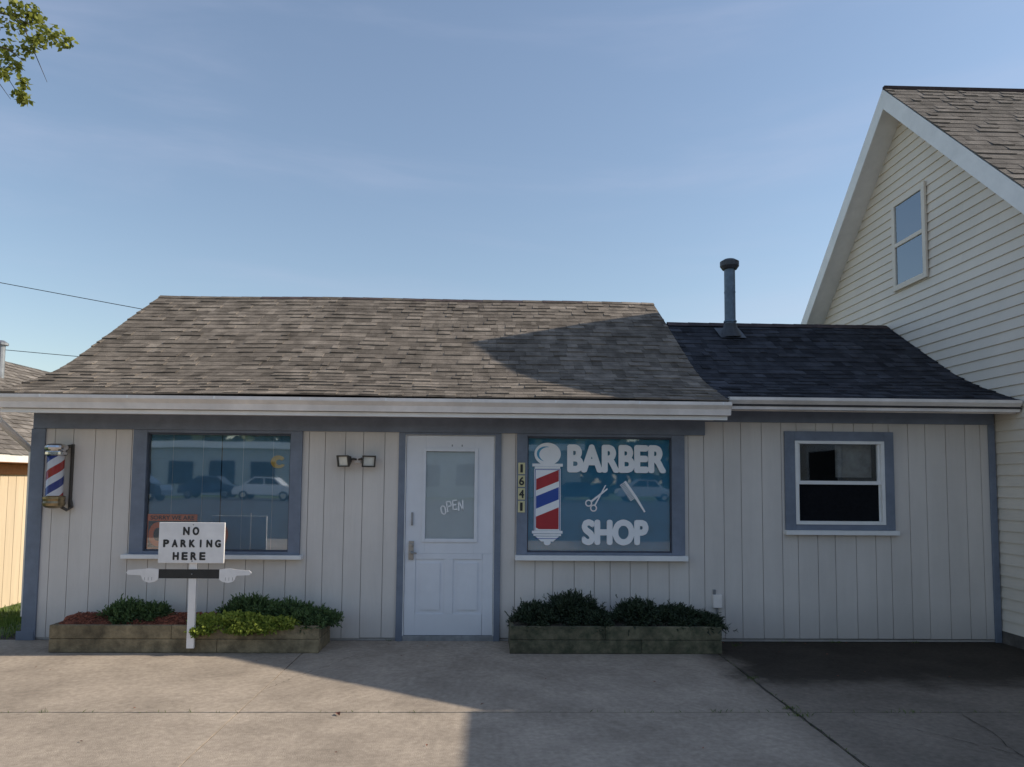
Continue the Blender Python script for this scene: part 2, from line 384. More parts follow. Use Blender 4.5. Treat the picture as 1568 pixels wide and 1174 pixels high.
mb.tube([(-.79,-.021,.945),(-.79,-.032,.945)],[.02,.018],'handle',16)
mb.box(-.795,-.775,-.018,-.0005,1.14,1.27,'metal')
for xx in (-.40,-.30): mb.box(xx,xx+.012,-.004,-.0005,1.935,1.955,'metal')
mb.obj("door_hardware",B,bevel=.002)
# roof
mb=MB(); shingles(mb,-4.62,2.27,PROF,'shingle',wob=0.012)
mb.obj("main_roof_shingles",B)
PRA=[p for p in PROF[:-1]]; PRA[0]=(-0.42,2.415)
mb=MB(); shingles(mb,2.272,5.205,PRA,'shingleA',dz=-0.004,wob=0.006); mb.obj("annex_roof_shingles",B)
mb=MB()
def under(pr,off): return [(y,z-off) for y,z in pr]
def deck(x0,x1,pr,back,off=.012,th=.05,key='deck'):
    top=under(pr,off)+[back]; bot=[(y,z-th) for y,z in reversed(top)]
    mb.prism(top+bot,'x',x0,x1,key)
deck(-4.61,2.262,PROF,(4.15,2.35),.026); deck(2.264,5.2,PRA,(4.1,2.3),.026)
mb.obj("roof_deck",B)
mb=MB()
x=-4.62
def wz(x): return .012*math.sin(x*1.3+.7)*math.sin(x*.45)
while x<2.26:
    w=.3; b=min(x+w,2.275); r=random.random(); z=4.118
    ky='shingle' if (x<-3.6 or (x>1.2) or r<.2) else 'cap'
    mb.face([(x,2.68,z-.036+wz(x)),(b,2.68,z-.038+wz(b)),(b,2.762,z+.010+wz(b)),(x,2.762,z+.014+wz(x))],ky,r)
    mb.face([(x,2.762,z+.014+wz(x)),(b,2.762,z+.010+wz(b)),(b,2.9,z-.16),(x,2.9,z-.16)],'cap',r); x+=.28
x=2.28
while x<5.19:
    b=min(x+.3,5.2); r=random.random(); z=3.668
    mb.face([(x,1.9,z-.048),(b,1.9,z-.050),(b,2.002,z+.014),(x,2.002,z+.018)],'cap',r); mb.face([(x,2.002,z+.018),(b,2.002,z+.014),(b,2.15,z-.2),(x,2.15,z-.2)],'cap',r); x+=.28
mb.obj("ridge_caps",B)
mb=MB()
mb.prism([(y,z-.015) for y,z in PROF]+[(y,z-.14) for y,z in reversed(PROF)],'x',-4.625,-4.612,'gutter')
mb.prism([(y,z-.012) for y,z in PROF[6:]]+[(y,z-.09) for y,z in reversed(PROF[6:])],'x',2.263,2.278,'deck')
mb.box(-4.60,2.26,-.42,-.03,2.225,2.24,'gutter'); mb.box(2.27,5.2,-.32,-.022,2.33,2.345,'gutter')
mb.box(-4.60,2.26,-.44,-.42,2.2,2.36,'gutter'); mb.box(2.27,5.2,-.34,-.32,2.30,2.41,'gutter')
def gutter(x0,x1,yb,zt,h,w):
    pr=[(yb,zt),(yb,zt-h),(yb-w*.62,zt-h),(yb-w*.72,zt-h*.55),(yb-w,zt-h*.25),(yb-w,zt),(yb-w+.012,zt),(yb-w+.012,zt-h*.22),(yb-w*.65,zt-h*.5),(yb-w*.55,zt-h+.01),(yb-.005,zt-h+.01),(yb-.005,zt)]
    mb.prism(pr,'x',x0,x1,'gutter'); mb.prism(pr[:6],'x',x1-.002,x1+.002,'gutter'); mb.prism(pr[:6],'x',x0-.002,x0+.002,'gutter')
gutter(-4.63,2.29,-.441,2.362,.125,.115)
gutter(2.30,5.19,-.341,2.425,.115,.11)
mb.box(-4.6,2.27,-.47,-.441,2.195,2.232,'white')
for k in range(9): xx=-4.2+k*.8; mb.box(xx,xx+.012,-.5575,-.5565,2.335,2.361,'white')
mb.box(-1.05,-1.0,-.5585,-.5565,2.334,2.363,'gutter'); mb.box(1.30,1.36,-.5585,-.5565,2.334,2.363,'gutter')
mb.obj("gutters_and_soffit",B)
mb=MB(); mb.tube([(-4.66,-.48,2.22),(-4.66,-.40,2.12),(-4.66,.15,1.85),(-4.66,.16,.2)],[.035]*4,'gutter',8); mb.obj("downspout",B)
mb=MB(); p=(3.01,1.67)
mb.tube([(*p,3.40),(*p,4.33)],[.068,.068],'pipe',20); mb.tube([(*p,3.62),(*p,3.64)],[.082,.078],'pipe',20); mb.tube([(*p,4.0),(*p,4.012)],[.071,.071],'pipe',20)
mb.tube([(*p,4.30),(*p,4.34),(*p,4.35),(*p,4.40),(*p,4.43)],[.09,.118,.118,.118,.07],'pipecap',20)
mb.tube([(*p,3.42),(*p,3.56),(*p,3.60)],[.15,.085,.078],'pipecap',20)
mb.face([(2.85,1.53,3.398),(3.17,1.53,3.398),(3.17,1.83,3.581),(2.85,1.83,3.581)],'pipecap')
mb.obj("flue_vent_pipe",B,smooth=False)
mb=MB(); mb.box(2.245,2.335,-.045,-.001,.34,.47,'gutter'); mb.box(2.25,2.275,-.03,-.002,.47,.52,'metal'); mb.tube([(2.29,-.02,.34),(2.29,-.02,.02)],[.010,.010],'metal',8); mb.obj("outdoor_outlet_box",B,bevel=.006)

Fl=empty("flood_light_fixture")
mb=MB(); mb.box(-1.375,-1.305,-.03,-.001,1.755,1.825,'siding'); mb.obj("base_plate",Fl,bevel=.006)
mb=MB()
for s in (-1,1): mb.tube([(-1.34+s*.01,-.03,1.795),(-1.34+s*.04,-.045,1.80),(-1.34+s*.07,-.05,1.79)],[.010,.010,.010],'bronze',8)
mb.obj("arms",Fl)
for s,nm in ((-1,"left_head"),(1,"right_head")):
    mb=MB()
    mb.prism([(-.035,-.032),(.035,-.032),(.035,.032),(-.035,.032)],'y',-.0,.03,'bronze')
    a=[(-.045,.0,-.038),(.045,.0,-.038),(.045,.0,.038),(-.045,.0,.038)]; b=[(-.068,-.07,-.058),(.068,-.07,-.058),(.068,-.07,.058),(-.068,-.07,.058)]
    for k in range(4): mb.face([a[k],a[(k+1)%4],b[(k+1)%4],b[k]],'bronze')
    mb.face([(-.056,-.06,-.047),(.056,-.06,-.047),(.056,-.06,.047),(-.056,-.06,.047)],'lens')
    for q in ((-.068,-.054,-.058,.058),(.054,.068,-.058,.058),(-.054,.054,.045,.058),(-.054,.054,-.058,-.045)): mb.box(q[0],q[1],-.075,-.068,q[2],q[3],'bronze')
    o=mb.obj(nm,Fl); o.location=(-1.34+s*.100,-.06,1.79); o.rotation_euler=(math.radians(12),0,math.radians(s*24))
Hn=empty("house_number_sign")
for i,ch in enumerate("1641"):
    zc=1.72-i*.128
    mb=MB(); mb.box(.275,.345,-.036,-.031,zc-.058,zc+.058,'plate'); mb.obj("plate_%d"%(i+1),Hn,bevel=.003)
    if ch=='1': text("digit_%d"%(i+1),ch,.296,.322,zc-.042,zc+.042,-.0385,'black',Hn,0,.003)
    else: text("digit_%d"%(i+1),ch,.284,.336,zc-.042,zc+.042,-.0385,'black',Hn,0,.003)

# ---------------- window sign (vinyl film lettering on the outside of the glass)
W=empty("barber_shop_window_sign")
Y=.0155
text("barber_text","BARBER",.775,1.79,1.685,1.972,Y,'vwhite',W,0,.017)
text("shop_text","SHOP",.925,1.605,.952,1.212,Y,'vwhite',W,0,.017)
mb=MB()
cx=.575
def disc(cx,cz,rx,rz,y,key,a0=0,a1=360,n=40):
    mb.face([(cx+rx*math.cos(math.radians(a0+(a1-a0)*k/n)),y,cz+rz*math.sin(math.radians(a0+(a1-a0)*k/n))) for k in range(n if a1-a0==360 else n+1)],key)
def rect(x0,x1,z0,z1,y,key): mb.face([(x0,y,z0),(x1,y,z0),(x1,y,z1),(x0,y,z1)],key)
disc(cx,1.870,.135,.115,Y,'vwhite'); disc(cx-.02,1.872,.090,.075,Y-.0005,'film'); disc(cx+.005,1.865,.090,.075,Y-.001,'vwhite')
rect(cx-.155,cx+.155,1.742,1.772,Y-.002,'vwhite'); rect(cx-.13,cx+.13,1.722,1.7405,Y-.001,'vwhite')
rect(cx-.135,cx+.135,1.095,1.72,Y,'vwhite')
rect(cx-.128,cx-.122,1.10,1.715,Y-.0015,'vblue'); rect(cx+.122,cx+.128,1.10,1.715,Y-.0015,'vblue'); rect(cx-.121,cx+.121,1.708,1.714,Y-.0015,'vblue')
for zb,h,key in ((1.50,.115,'vred'),(1.315,.125,'vblue'),(1.125,.11,'vred')):
    a,b=cx-.115,cx+.115; s=.095
    if zb==1.125: mb.face([(a,Y-.0015,zb),(a+.03,Y-.0015,zb-.015),(b,Y-.0015,zb-.015),(b,Y-.0015,zb+s+h),(a,Y-.0015,zb+h)],key)
    else: mb.face([(a,Y-.0015,zb),(b,Y-.0015,zb+s),(b,Y-.0015,zb+s+h),(a,Y-.0015,zb+h)],key)
rect(cx-.155,cx+.155,1.066,1.0935,Y-.001,'vwhite'); rect(cx-.14,cx+.14,1.042,1.062,Y-.001,'vwhite')
mb.face([(cx-.12,Y,1.038),(cx-.06,Y,.985),(cx+.06,Y,.985),(cx+.12,Y,1.038)],'vwhite'); disc(cx,.975,.035,.028,Y-.001,'vwhite')
rect(cx-.12,cx+.12,1.012,1.018,Y-.001,'vblue')
mb.obj("pole_graphic",W)
mb=MB()
def stroke(pts,w,key='vwhite',y=Y):
    for a,b in zip(pts,pts[1:]):
        dx,dz=b[0]-a[0],b[1]-a[1]; l=math.hypot(dx,dz) or 1; nx,nz=-dz/l*w/2,dx/l*w/2
        mb.face([(a[0]+nx,y,a[1]+nz),(a[0]-nx,y,a[1]-nz),(b[0]-nx,y,b[1]-nz),(b[0]+nx,y,b[1]+nz)],key)
def ring(cx,cz,r,w): stroke([(cx+r*math.cos(k*math.pi/8),cz+r*math.sin(k*math.pi/8)) for k in range(17)],w)
ring(.995,1.375,.030,.014); ring(1.045,1.325,.030,.014)
mb.face([(1.015,Y-.001,1.40),(1.03,Y-.001,1.385),(1.19,Y-.001,1.515),(1.185,Y-.001,1.53)],'vwhite')
mb.face([(1.05,Y-.002,1.355),(1.068,Y-.002,1.355),(1.175,Y-.002,1.56),(1.16,Y-.002,1.555)],'vwhite')
ca=Vector((1.345,1.585)); cb=Vector((1.555,1.275)); d=(cb-ca).normalized(); n=Vector((-d.y,d.x))
def cp(s,t): q=ca+d*s+n*t; return (q.x,Y,q.y)
mb.face([cp(0,.012),cp(0,.036),cp(.2,.040),cp(.37,.028),cp(.37,.010),cp(.2,.012)],'vwhite')
for k in range(13):
    s=.004+k*.0155; mb.face([cp(s,.014),cp(s+.008,.014),cp(s+.008,-.040),cp(s,-.040)],'vwhite')
mb.obj("scissors_and_comb_graphic",W)

O=empty("closed_window_sign")
mb=MB(); mb.box(-3.42,-2.93,.024,.026,.885,1.235,'black')
for q in ((-3.42,-2.93,1.165,1.232),(-3.42,-3.410,.887,1.164),(-3.409,-2.93,.887,.90)): mb.box(q[0],q[1],.0228,.0234,q[2],q[3],'orange')
mb.obj("board",O)
text("sorry_text","SORRY WE ARE",-3.39,-2.96,1.178,1.218,.0226,'black',O,0,.001)
text("closed_text","CLOSED",-3.405,-2.62,.912,1.152,.0237,'orange',O,0,.014)
S=empty("window_sticker")
mb=MB()
pts=[(-2.145+.075*math.cos(k*.2+.6),1.765+.065*math.sin(k*.2+.6)) for k in range(27)]+[(-2.135+.03*math.cos(k*.3+.6),1.76+.028*math.sin(k*.3+.6)) for k in range(17,-1,-1)]
mb.face([(a,.0235,b) for a,b in pts],'yellow'); mb.obj("crescent_decal",S)
# small hand-cut white decal on the door glass (a tilted, worn "OPEN" lettering block)
D=empty("door_window_decal")
mb=MB()
Yd=.0022
random.seed(31)
for k in range(4):
    gx_=-.475+k*.058; gz_=1.295+.03*math.sin(k*.9)+.012*k; ro=.22-.06*k; W_,H_=.021,.045+.008*(k%2)
    def rp(a,b): return (gx_+a*math.cos(ro)-b*math.sin(ro),gz_+a*math.sin(ro)+b*math.cos(ro))
    if k==0: stroke([rp(-W_,-H_*.6),rp(0,-H_),rp(W_,-H_*.6),rp(W_,H_*.6),rp(0,H_),rp(-W_,H_*.6),rp(-W_,-H_*.6)],.013,'vwhite',Yd)
    if k==1: stroke([rp(-W_,-H_),rp(-W_,H_),rp(W_,H_*.9),rp(W_,H_*.1),rp(-W_,0)],.013,'vwhite',Yd-.0002)
    if k==2: stroke([rp(W_,-H_),rp(-W_,-H_),rp(-W_,H_),rp(W_,H_)],.013,'vwhite',Yd-.0004); stroke([rp(-W_,0),rp(W_*.6,0)],.012,'vwhite',Yd-.0005)
    if k==3: stroke([rp(-W_,-H_),rp(-W_,H_),rp(W_,-H_),rp(W_,H_)],.013,'vwhite',Yd-.0006)
mb.obj("decal",D)
random.seed(11)

# ---------------- barber pole
BP=empty("barber_pole")
bx,by=-4.26,-.13
def stripes():
    m=bpy.data.materials.new("barber_stripes"); m.use_nodes=True; nt=m.node_tree;N=nt.nodes;L=nt.links;b=N["Principled BSDF"]
    tc=N.new("ShaderNodeTexCoord"); g=N.new("ShaderNodeTexGradient"); g.gradient_type='RADIAL'; L.new(tc.outputs["Object"],g.inputs[0])
    sp=N.new("ShaderNodeSeparateXYZ"); L.new(tc.outputs["Object"],sp.inputs[0])
    mu=N.new("ShaderNodeMath");mu.operation='MULTIPLY_ADD';mu.inputs[1].default_value=-3.1; L.new(sp.outputs["Z"],mu.inputs[0]); L.new(g.outputs["Fac"],mu.inputs[2])
    fr=N.new("ShaderNodeMath");fr.operation='FRACT'; L.new(mu.outputs[0],fr.inputs[0])
    r=N.new("ShaderNodeValToRGB"); r.color_ramp.interpolation='CONSTANT'; cr=r.color_ramp
    cr.elements[0].position=0;cr.elements[0].color=(.42,.045,.04,1);cr.elements[1].position=.27;cr.elements[1].color=(.75,.70,.69,1)
    e=cr.elements.new(.5);e.color=(.04,.06,.22,1);e=cr.elements.new(.75);e.color=(.75,.70,.69,1)
    L.new(fr.outputs[0],r.inputs[0]);L.new(r.outputs[0],b.inputs["Base Color"]);b.inputs["Roughness"].default_value=.12
    b.inputs["Coat Weight"].default_value=.6
    return m
M['stripes']=stripes()
mb=MB(); mb.tube([(bx,by,1.405),(bx,by,1.81)],[.078,.078],'stripes',32,rnd=.5); mb.obj("striped_cylinder",BP,smooth=True,loc=(bx,by,1.6))
def lathe(prof,key,name,parent,cx,cy,seg=28):
    mb=MB(); mb.tube([(cx,cy,z) for r,z in prof],[r for r,z in prof],key,seg); return mb.obj(name,parent,smooth=False,bevel=0)
lathe([(.085,1.80),(.098,1.812),(.098,1.835),(.088,1.845),(.10,1.862),(.105,1.88),(.10,1.90),(.07,1.915),(.03,1.925)],'chrome',"top_cap",BP,bx,by)
lathe([(.03,1.288),(.07,1.296),(.095,1.315),(.10,1.34),(.092,1.36),(.098,1.38),(.098,1.40),(.085,1.412)],'brass',"bottom_cap",BP,bx,by)
mb=MB(); mb.box(bx+.080,bx+.105,-.03,-.001,1.28,1.92,'bronze'); mb.tube([(bx+.02,-.10,1.88),(bx+.09,-.04,1.90)],[.018,.018],'bronze',8); mb.tube([(bx+.02,-.10,1.32),(bx+.10,-.08,1.27),(bx+.12,-.03,1.30),(bx+.10,-.02,1.36)],[.016]*4,'bronze',8)
mb.box(bx-.02,bx+.02,-.06,-.001,1.84,1.90,'bronze'); mb.box(bx-.02,bx+.02,-.06,-.001,1.32,1.38,'bronze'); mb.obj("wall_bracket",BP,bevel=.004)

# ---------------- no parking sign
NP=empty("no_parking_sign")
mb=MB(); mb.box(-2.742,-2.675,-.605,-.572,.055,.84,'signw'); mb.obj("post",NP,bevel=.003)
mb=MB(); mb.box(-3.018,-2.425,-.625,-.606,.822,1.19,'signw'); mb.obj("board",NP,bevel=.003)
for s,(a,b,c,d) in {"NO":(-2.80,-2.655,1.075,1.15),"PARKING":(-2.975,-2.455,.965,1.035),"HERE":(-2.885,-2.59,.85,.922)}.items():
    L_=len(s); w=(b-a)/(L_+(L_-1)*.45); x=a
    for ch in s:
        ww=w if ch!='I' else w*.3; xo=x if ch!='I' else x+w*.35
        text("letter_"+ch.lower(),ch,xo,xo+ww,c,d,-.6275,'black',NP,0,.0045); x+=w*1.45
mb=MB(); mb.box(-3.02,-2.455,-.612,-.606,.683,.765,'black')
mb.obj("arm",NP)
mb=MB()
def hand(s,x):
    pts=[(0,.765),(.0,.675),(.03,.655),(.08,.645),(.12,.655),(.14,.672),(.15,.70),(.16,.712),(.27,.716),(.29,.735),(.27,.757),(.15,.765),(.09,.775),(.05,.772)]
    mb.prism([(x+s*a,b) for a,b in pts],'y',-.622,-.6055,'signw')
hand(-1,-3.01); hand(1,-2.462)
mb.obj("pointing_hands",NP,bevel=.003)
mb=MB()
for s,x in ((-1,-3.01),(1,-2.462)):
    for k in range(3): mb.box(x+s*(.055+k*.032),x+s*(.058+k*.032),-.6232,-.6225,.665,.695,'metal')
for (x,z) in ((-2.71,1.17),(-2.71,.84),(-2.708,.724)): mb.tube([(x,-.624,z),(x,-.629,z)],[.007,.005],'metal',8)
mb.obj("screws_and_creases",NP)

# ---------------- planters
def planter(x0,x1,y0,y1,h,key,soil):
    P=empty("wooden_planter"); mb=MB(); t=.04
    hh=h/2
    for k in range(2):
        z0=.004+k*hh; z1=z0+hh-.003; j=random.uniform(-.005,.005)
        xs=[x0,x0+(x1-x0)*(.45 if k else .62),x1]
        for a,b in zip(xs,xs[1:]): mb.box(a+.001,b-.001,y0+j,y0+t+j,z0,z1,key,random.random())
        mb.box(x0,x1,y1-t,y1,z0,z1,key,random.random())
        mb.box(x0+.003,x0+t,y0+t+.01,y1-t-.002,z0,z1,key,random.random()); mb.box(x1-t,x1-.003,y0+t+.01,y1-t-.002,z0,z1,key,random.random())
    for a in (x0+t,x1-t-.06): mb.box(a,a+.06,y0+t+.012,y0+t+.05,.004,h-.02,key,.3)
    mb.obj("boards",P,bevel=.006)
    mb=MB(); n=60; ny=12
    g=[[(x0+t+(x1-x0-2*t)*i/n, y0+t+.008+(y1-y0-2*t-.012)*j/ny, h-.02+random.uniform(-.010,.014)+.06*math.sin(math.pi*min(1,j/ny*.8))) for j in range(ny+1)] for i in range(n+1)]
    for i in range(n):
        for j in range(ny): mb.face([g[i][j],g[i+1][j],g[i+1][j+1],g[i][j+1]],soil,random.random())
    for k in range(1400):
        a=random.uniform(x0+t+.03,x1-t-.03);jj=random.random();b=y0+t+.02+(y1-y0-2*t-.03)*jj;z=h-.014+.06*math.sin(math.pi*min(1,jj*.8))+random.uniform(0,.012);an=random.uniform(0,3.14);l=random.uniform(.01,.028)
        dx,dy=math.cos(an)*l,math.sin(an)*l; q=.008
        mb.face([(a-dx,b-dy,z),(a-dy*.3,b+dx*.3,z+q),(a+dx,b+dy,z+.012),(a+dy*.3,b-dx*.3,z)],soil,random.random())
    mb.obj("mulch_bed",P)
planter(-4.0,-1.56,-.55,-.08,.25,'wood','mulch')
planter(.19,2.17,-.55,-.08,.25,'woodm','soil')

def shrub(name,blobs,key,n,l0=.03,l1=.07,w=.008,stray=0):
    mb=MB()
    tot=sum(b[3]*b[4] for b in blobs)
    for (cx,cy,cz,rx,rz,ry) in blobs:
        for k in range(14):
            a=random.uniform(0,6.28); e=random.uniform(.05,1.2); f=random.uniform(.8,1.15)
            tip=(cx+rx*f*math.cos(a)*math.cos(e),cy+ry*f*math.sin(a)*math.cos(e),cz+rz*f*math.sin(e))
            mb.tube([(cx,cy,cz-.03),tip],[.006,.002],'bark',5,False)
        m=int(n*rx*rz/tot)
        ph=random.uniform(0,6)
        for k in range(m):
            a=random.uniform(0,2*math.pi); e=math.asin(random.uniform(-.15,1)); rr=random.uniform(.45,1.0)**.6
            lump=1+.22*math.sin(a*4+ph)*math.sin(e*5+ph)+.10*math.sin(a*11+ph*2)
            if random.random()<.06: lump*=random.uniform(1.05,1.35)
            d=Vector((math.cos(a)*math.cos(e)*rx,math.sin(a)*math.cos(e)*ry,math.sin(e)*rz))*rr*lump
            c=Vector((cx,cy,cz))+d
            if c.z<.20 and c.y<-.55 and name.startswith("juniper"): continue
            o=Vector((d.x/rx/rx,d.y/ry/ry,d.z/rz/rz)).normalized()*.7+Vector((random.gauss(0,.5),random.gauss(0,.5),random.gauss(.25,.4)))
            o.normalize(); l=random.uniform(l0,l1); s=o.cross(Vector((random.random(),random.random(),random.random()))).normalized()
            patch=.5+.5*math.sin(c.x*23+ph)*math.sin(c.z*31+c.x*9)
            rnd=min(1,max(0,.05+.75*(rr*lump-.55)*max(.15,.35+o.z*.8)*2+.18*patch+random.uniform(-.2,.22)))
            for j in range(3):
                b=c+o*l*j*.3; dd=(o+s*(.7 if j%2 else -.7)).normalized()*l*.55
                sd=dd.cross(o).normalized()*w*.5 if dd.cross(o).length>1e-5 else s*w*.5
                mb.face([b-sd,b+dd*.6-sd*1.3,b+dd,b+dd*.6+sd*1.3,b+sd],key,rnd)
            tip=c+o*l; sd=s*w*.5
            mb.face([c-sd,tip,c+sd],key,rnd)
    return mb.obj(name)
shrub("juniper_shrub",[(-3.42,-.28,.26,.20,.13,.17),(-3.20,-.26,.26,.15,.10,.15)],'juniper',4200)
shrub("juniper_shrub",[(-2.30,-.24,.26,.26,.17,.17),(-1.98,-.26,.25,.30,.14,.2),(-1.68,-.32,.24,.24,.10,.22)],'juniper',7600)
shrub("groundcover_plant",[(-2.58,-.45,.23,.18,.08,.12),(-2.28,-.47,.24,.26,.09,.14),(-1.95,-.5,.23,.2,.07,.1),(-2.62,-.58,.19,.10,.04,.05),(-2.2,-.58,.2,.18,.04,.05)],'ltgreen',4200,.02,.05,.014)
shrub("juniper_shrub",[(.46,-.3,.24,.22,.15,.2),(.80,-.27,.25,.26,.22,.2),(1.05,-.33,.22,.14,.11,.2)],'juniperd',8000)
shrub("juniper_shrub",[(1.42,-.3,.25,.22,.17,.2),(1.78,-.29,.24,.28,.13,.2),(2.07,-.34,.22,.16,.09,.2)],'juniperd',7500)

# ================================================================== NEIGHBOURING HOUSE
H=empty("neighboring_house")
XW=5.21; PY=1.45; XE=13.0; SL=.95
def zr(y): return 6.62-SL*abs(y-PY)
mb=MB()
mb.prism([(-1.95,0),(4.85,0),(4.85,zr(4.85)-.25),(PY,6.62-.25),(-1.95,zr(-1.95)-.25)],'x',XW+.013,XE,'vinyl')
z=0.12
while z<6.3:
    e=.1125; zt=z+e
    def lim(zz): return (6.62-.22-zz)/SL
    w0=min(lim(z),3.4); w1=min(lim(zt),3.4)
    if w1<=0: break
    cuts0=[PY-w0]+sorted(random.uniform(PY-w0,PY+w0) for _ in range(2))+[PY+w0]
    for i in range(3):
        a,b=cuts0[i],cuts0[i+1]; a1=max(a,PY-w1) if i==0 else min(max(a,PY-w1),PY+w1); b1=min(b,PY+w1) if i==2 else max(min(b,PY+w1),PY-w1)
        rr=random.random()
        mb.face([(XW-.004,a,z),(XW-.004,b,z),(XW+.011,b1,zt),(XW+.011,a1,zt)],'vinyl',rr)
        mb.face([(XW-.004,a,z),(XW+.012,a,z),(XW+.012,b,z),(XW-.004,b,z)],'vinyl',rr)
    z=zt
mb.box(XW-.01,XW+.02,-1.99,-1.95,0,3.0,'vinyl')
mb.box(XW-.003,XE,-1.95,4.85,-.01,.12,'concm')
mb.obj("siding_walls",H)
mb=MB()
hp=[(-2.1,zr(-2.1)),(PY,6.62)]
shingles(mb,4.93,XE+.2,hp,'shingleH',exp=.14)
mb.obj("front_roof_shingles",H)
mb=MB()
mb.prism([(-2.1,zr(-2.1)-.026),(PY,6.62-.026),(5.1,zr(5.1)-.012),(5.1,zr(5.1)-.06),(PY,6.62-.07),(-2.1,zr(-2.1)-.07)],'x',4.955,XE+.2,'cap')
mb.box(4.93,XE+.2,PY-.05,PY-.001,6.59,6.630,'cap')
mb.obj("roof_deck",H)
mb=MB()
mb.prism([(-2.1,zr(-2.1)-.014),(PY,6.606),(5.12,zr(5.12)-.014),(5.12,zr(5.12)-.26),(PY,6.606-.26),(-2.1,zr(-2.1)-.26)],'x',4.93,4.953,'white')
mb.prism([(-2.1,zr(-2.1)-.222),(PY,6.62-.222),(5.1,zr(5.1)-.222),(5.1,zr(5.1)-.235),(PY,6.62-.235),(-2.1,zr(-2.1)-.235)],'x',4.954,XW+.02,'white')
mb.box(4.94,XE+.2,-2.2,-2.1,2.98,3.10,'white')
mb.obj("rake_boards_and_soffit",H)
mb=MB(); y0,y1,z0,z1=1.04,1.78,4.07,5.25
for a,b,c,d in ((y0,y0+.07,z0,z1),(y1-.07,y1,z0,z1),(y0+.07,y1-.07,z1-.08,z1),(y0+.07,y1-.07,z0,z0+.07),(y0+.07,y1-.07,4.63,4.68)):
    mb.box(XW-.035,XW-.005,a,b,c,d,'vinyl')
mb.obj("gable_window_frame",H,bevel=.004)
mb=MB(); mb.box(XW-.018,XW-.015,y0+.07,y1-.07,z0+.07,z1-.08,'glassg'); mb.box(XW-.012,XW-.008,y0+.07,y1-.07,z0+.07,z1-.08,'blind'); mb.obj("gable_window_glass",H)  # blue sheet behind the glass paints in the sky's reflection
mb=MB(); mb.box(XW+.05,10,-5.6,-1.951,0,3.0,'vinyl'); mb.box(4.93,10.2,-5.8,-2.13,3.12,3.3,'white'); mb.prism([(4.97,3.301),(10.2,3.301),(7.6,3.9)],'y',-5.8,-2.13,'cap')
mb.box(XW+.03,10,-5.6,-2.2,3.0,3.119,'vinyl')
mb.box(XW+.02,XW+.049,-4.6,-3.4,1.0,2.2,'white'); mb.box(XW+.015,XW+.019,-4.5,-3.5,1.1,2.1,'dark')
mb.obj("enclosed_porch",H)

# ================================================================== GARAGE far left
G=empty("garage_building")
mb=MB(); y=2.2
while y<12:
    mb.box(-7.62,-7.6,y+.004,y+.196,-.45,1.78,'ochre',random.random()); y+=.2
mb.box(-13,-7.621,2.2,12,-.45,1.85,'ochre')
mb.prism([(-13,1.851),(-7.625,1.851),(-10.3,3.8)],'y',2.2,12,'ochre')
mb.box(-7.598,-7.56,2.1,12.1,1.62,1.79,'orfascia')
mb.box(-7.56,-7.28,2.0,12.2,1.80,1.83,'orfascia')
mb.box(-7.30,-7.27,2.0,12.2,1.81,1.93,'gutter')
mb.obj("walls_and_fascia",G)
mb=MB()
gp=[( -7.25,1.92),(-10.3,4.02)]
L_=math.dist(*gp); s=0
f=lambda t:(gp[0][0]+(gp[1][0]-gp[0][0])*t,gp[0][1]+(gp[1][1]-gp[0][1])*t)
while s<L_:
    y=2.0
    while y<12.2:
        w=random.uniform(.15,.35); b=min(y+w,12.2); t=s/L_; t1=min(1,(s+.16)/L_); hgt=random.choice((.008,.014))
        p,q=f(t),f(t1); mb.face([(p[0]+.006,y,p[1]+hgt),(p[0]+.006,b,p[1]+hgt),(q[0],b,q[1]+.002),(q[0],y,q[1]+.002)],'shingleH',random.random()); y=b
    s+=.14
mb.face([(-13.3,2,1.92),(-13.3,12.2,1.92),(-10.3,12.2,4.01),(-10.3,2,4.01)],'shingleH')
mb.face([(-7.27,2,1.90),(-7.27,12.2,1.90),(-10.3,12.2,3.99),(-10.3,2,3.99)],'deck')
mb.tube([(-9.6,7.1,3.4),(-9.6,7.1,4.15)],[.07,.07],'metal',12); mb.tube([(-9.6,7.1,4.15),(-9.6,7.1,4.19),(-9.6,7.1,4.24)],[.12,.12,.05],'metal',12)
mb.obj("roof_and_vent",G)

# ================================================================== GROUND
def sm(t): t=min(1,max(0,t)); return t*t*(3-2*t)
def gz(x,y):
    return -.03-.42*sm((-4.9-x)/2.3)*sm((y+1.2)/1.5)
mb=MB()
gx=[-600,-150,-50,-20,-12]+[-9+.25*i for i in range(19)]+[-4.2,-2,0,2.14,5,12,20,50,150,600]
gy=[-600,-150,-60,-30,-15,-8,-5,-3]+[-1.6+.3*i for i in range(14)]+[3,5,8,12,20,50,150,600]
for i in range(len(gx)-1):
    for j in range(len(gy)-1):
        q=[(gx[i],gy[j]),(gx[i+1],gy[j]),(gx[i+1],gy[j+1]),(gx[i],gy[j+1])]
        mx=(gx[i]+gx[i+1])/2
        mb.face([(a,b,gz(a,b)) for a,b in q],'grass' if (mx<-5.0 or gy[j]>=5 or mx>12 or gy[j]<-30) else 'soil')
mb.obj("ground")
Pv=empty("concrete_pavement")
mb=MB()
jx=[-9.4,-5.55,-1.71,2.14,5.2]; jy=[-12.0,-9.0,-5.6,-2.27,-.004]
g=.0045
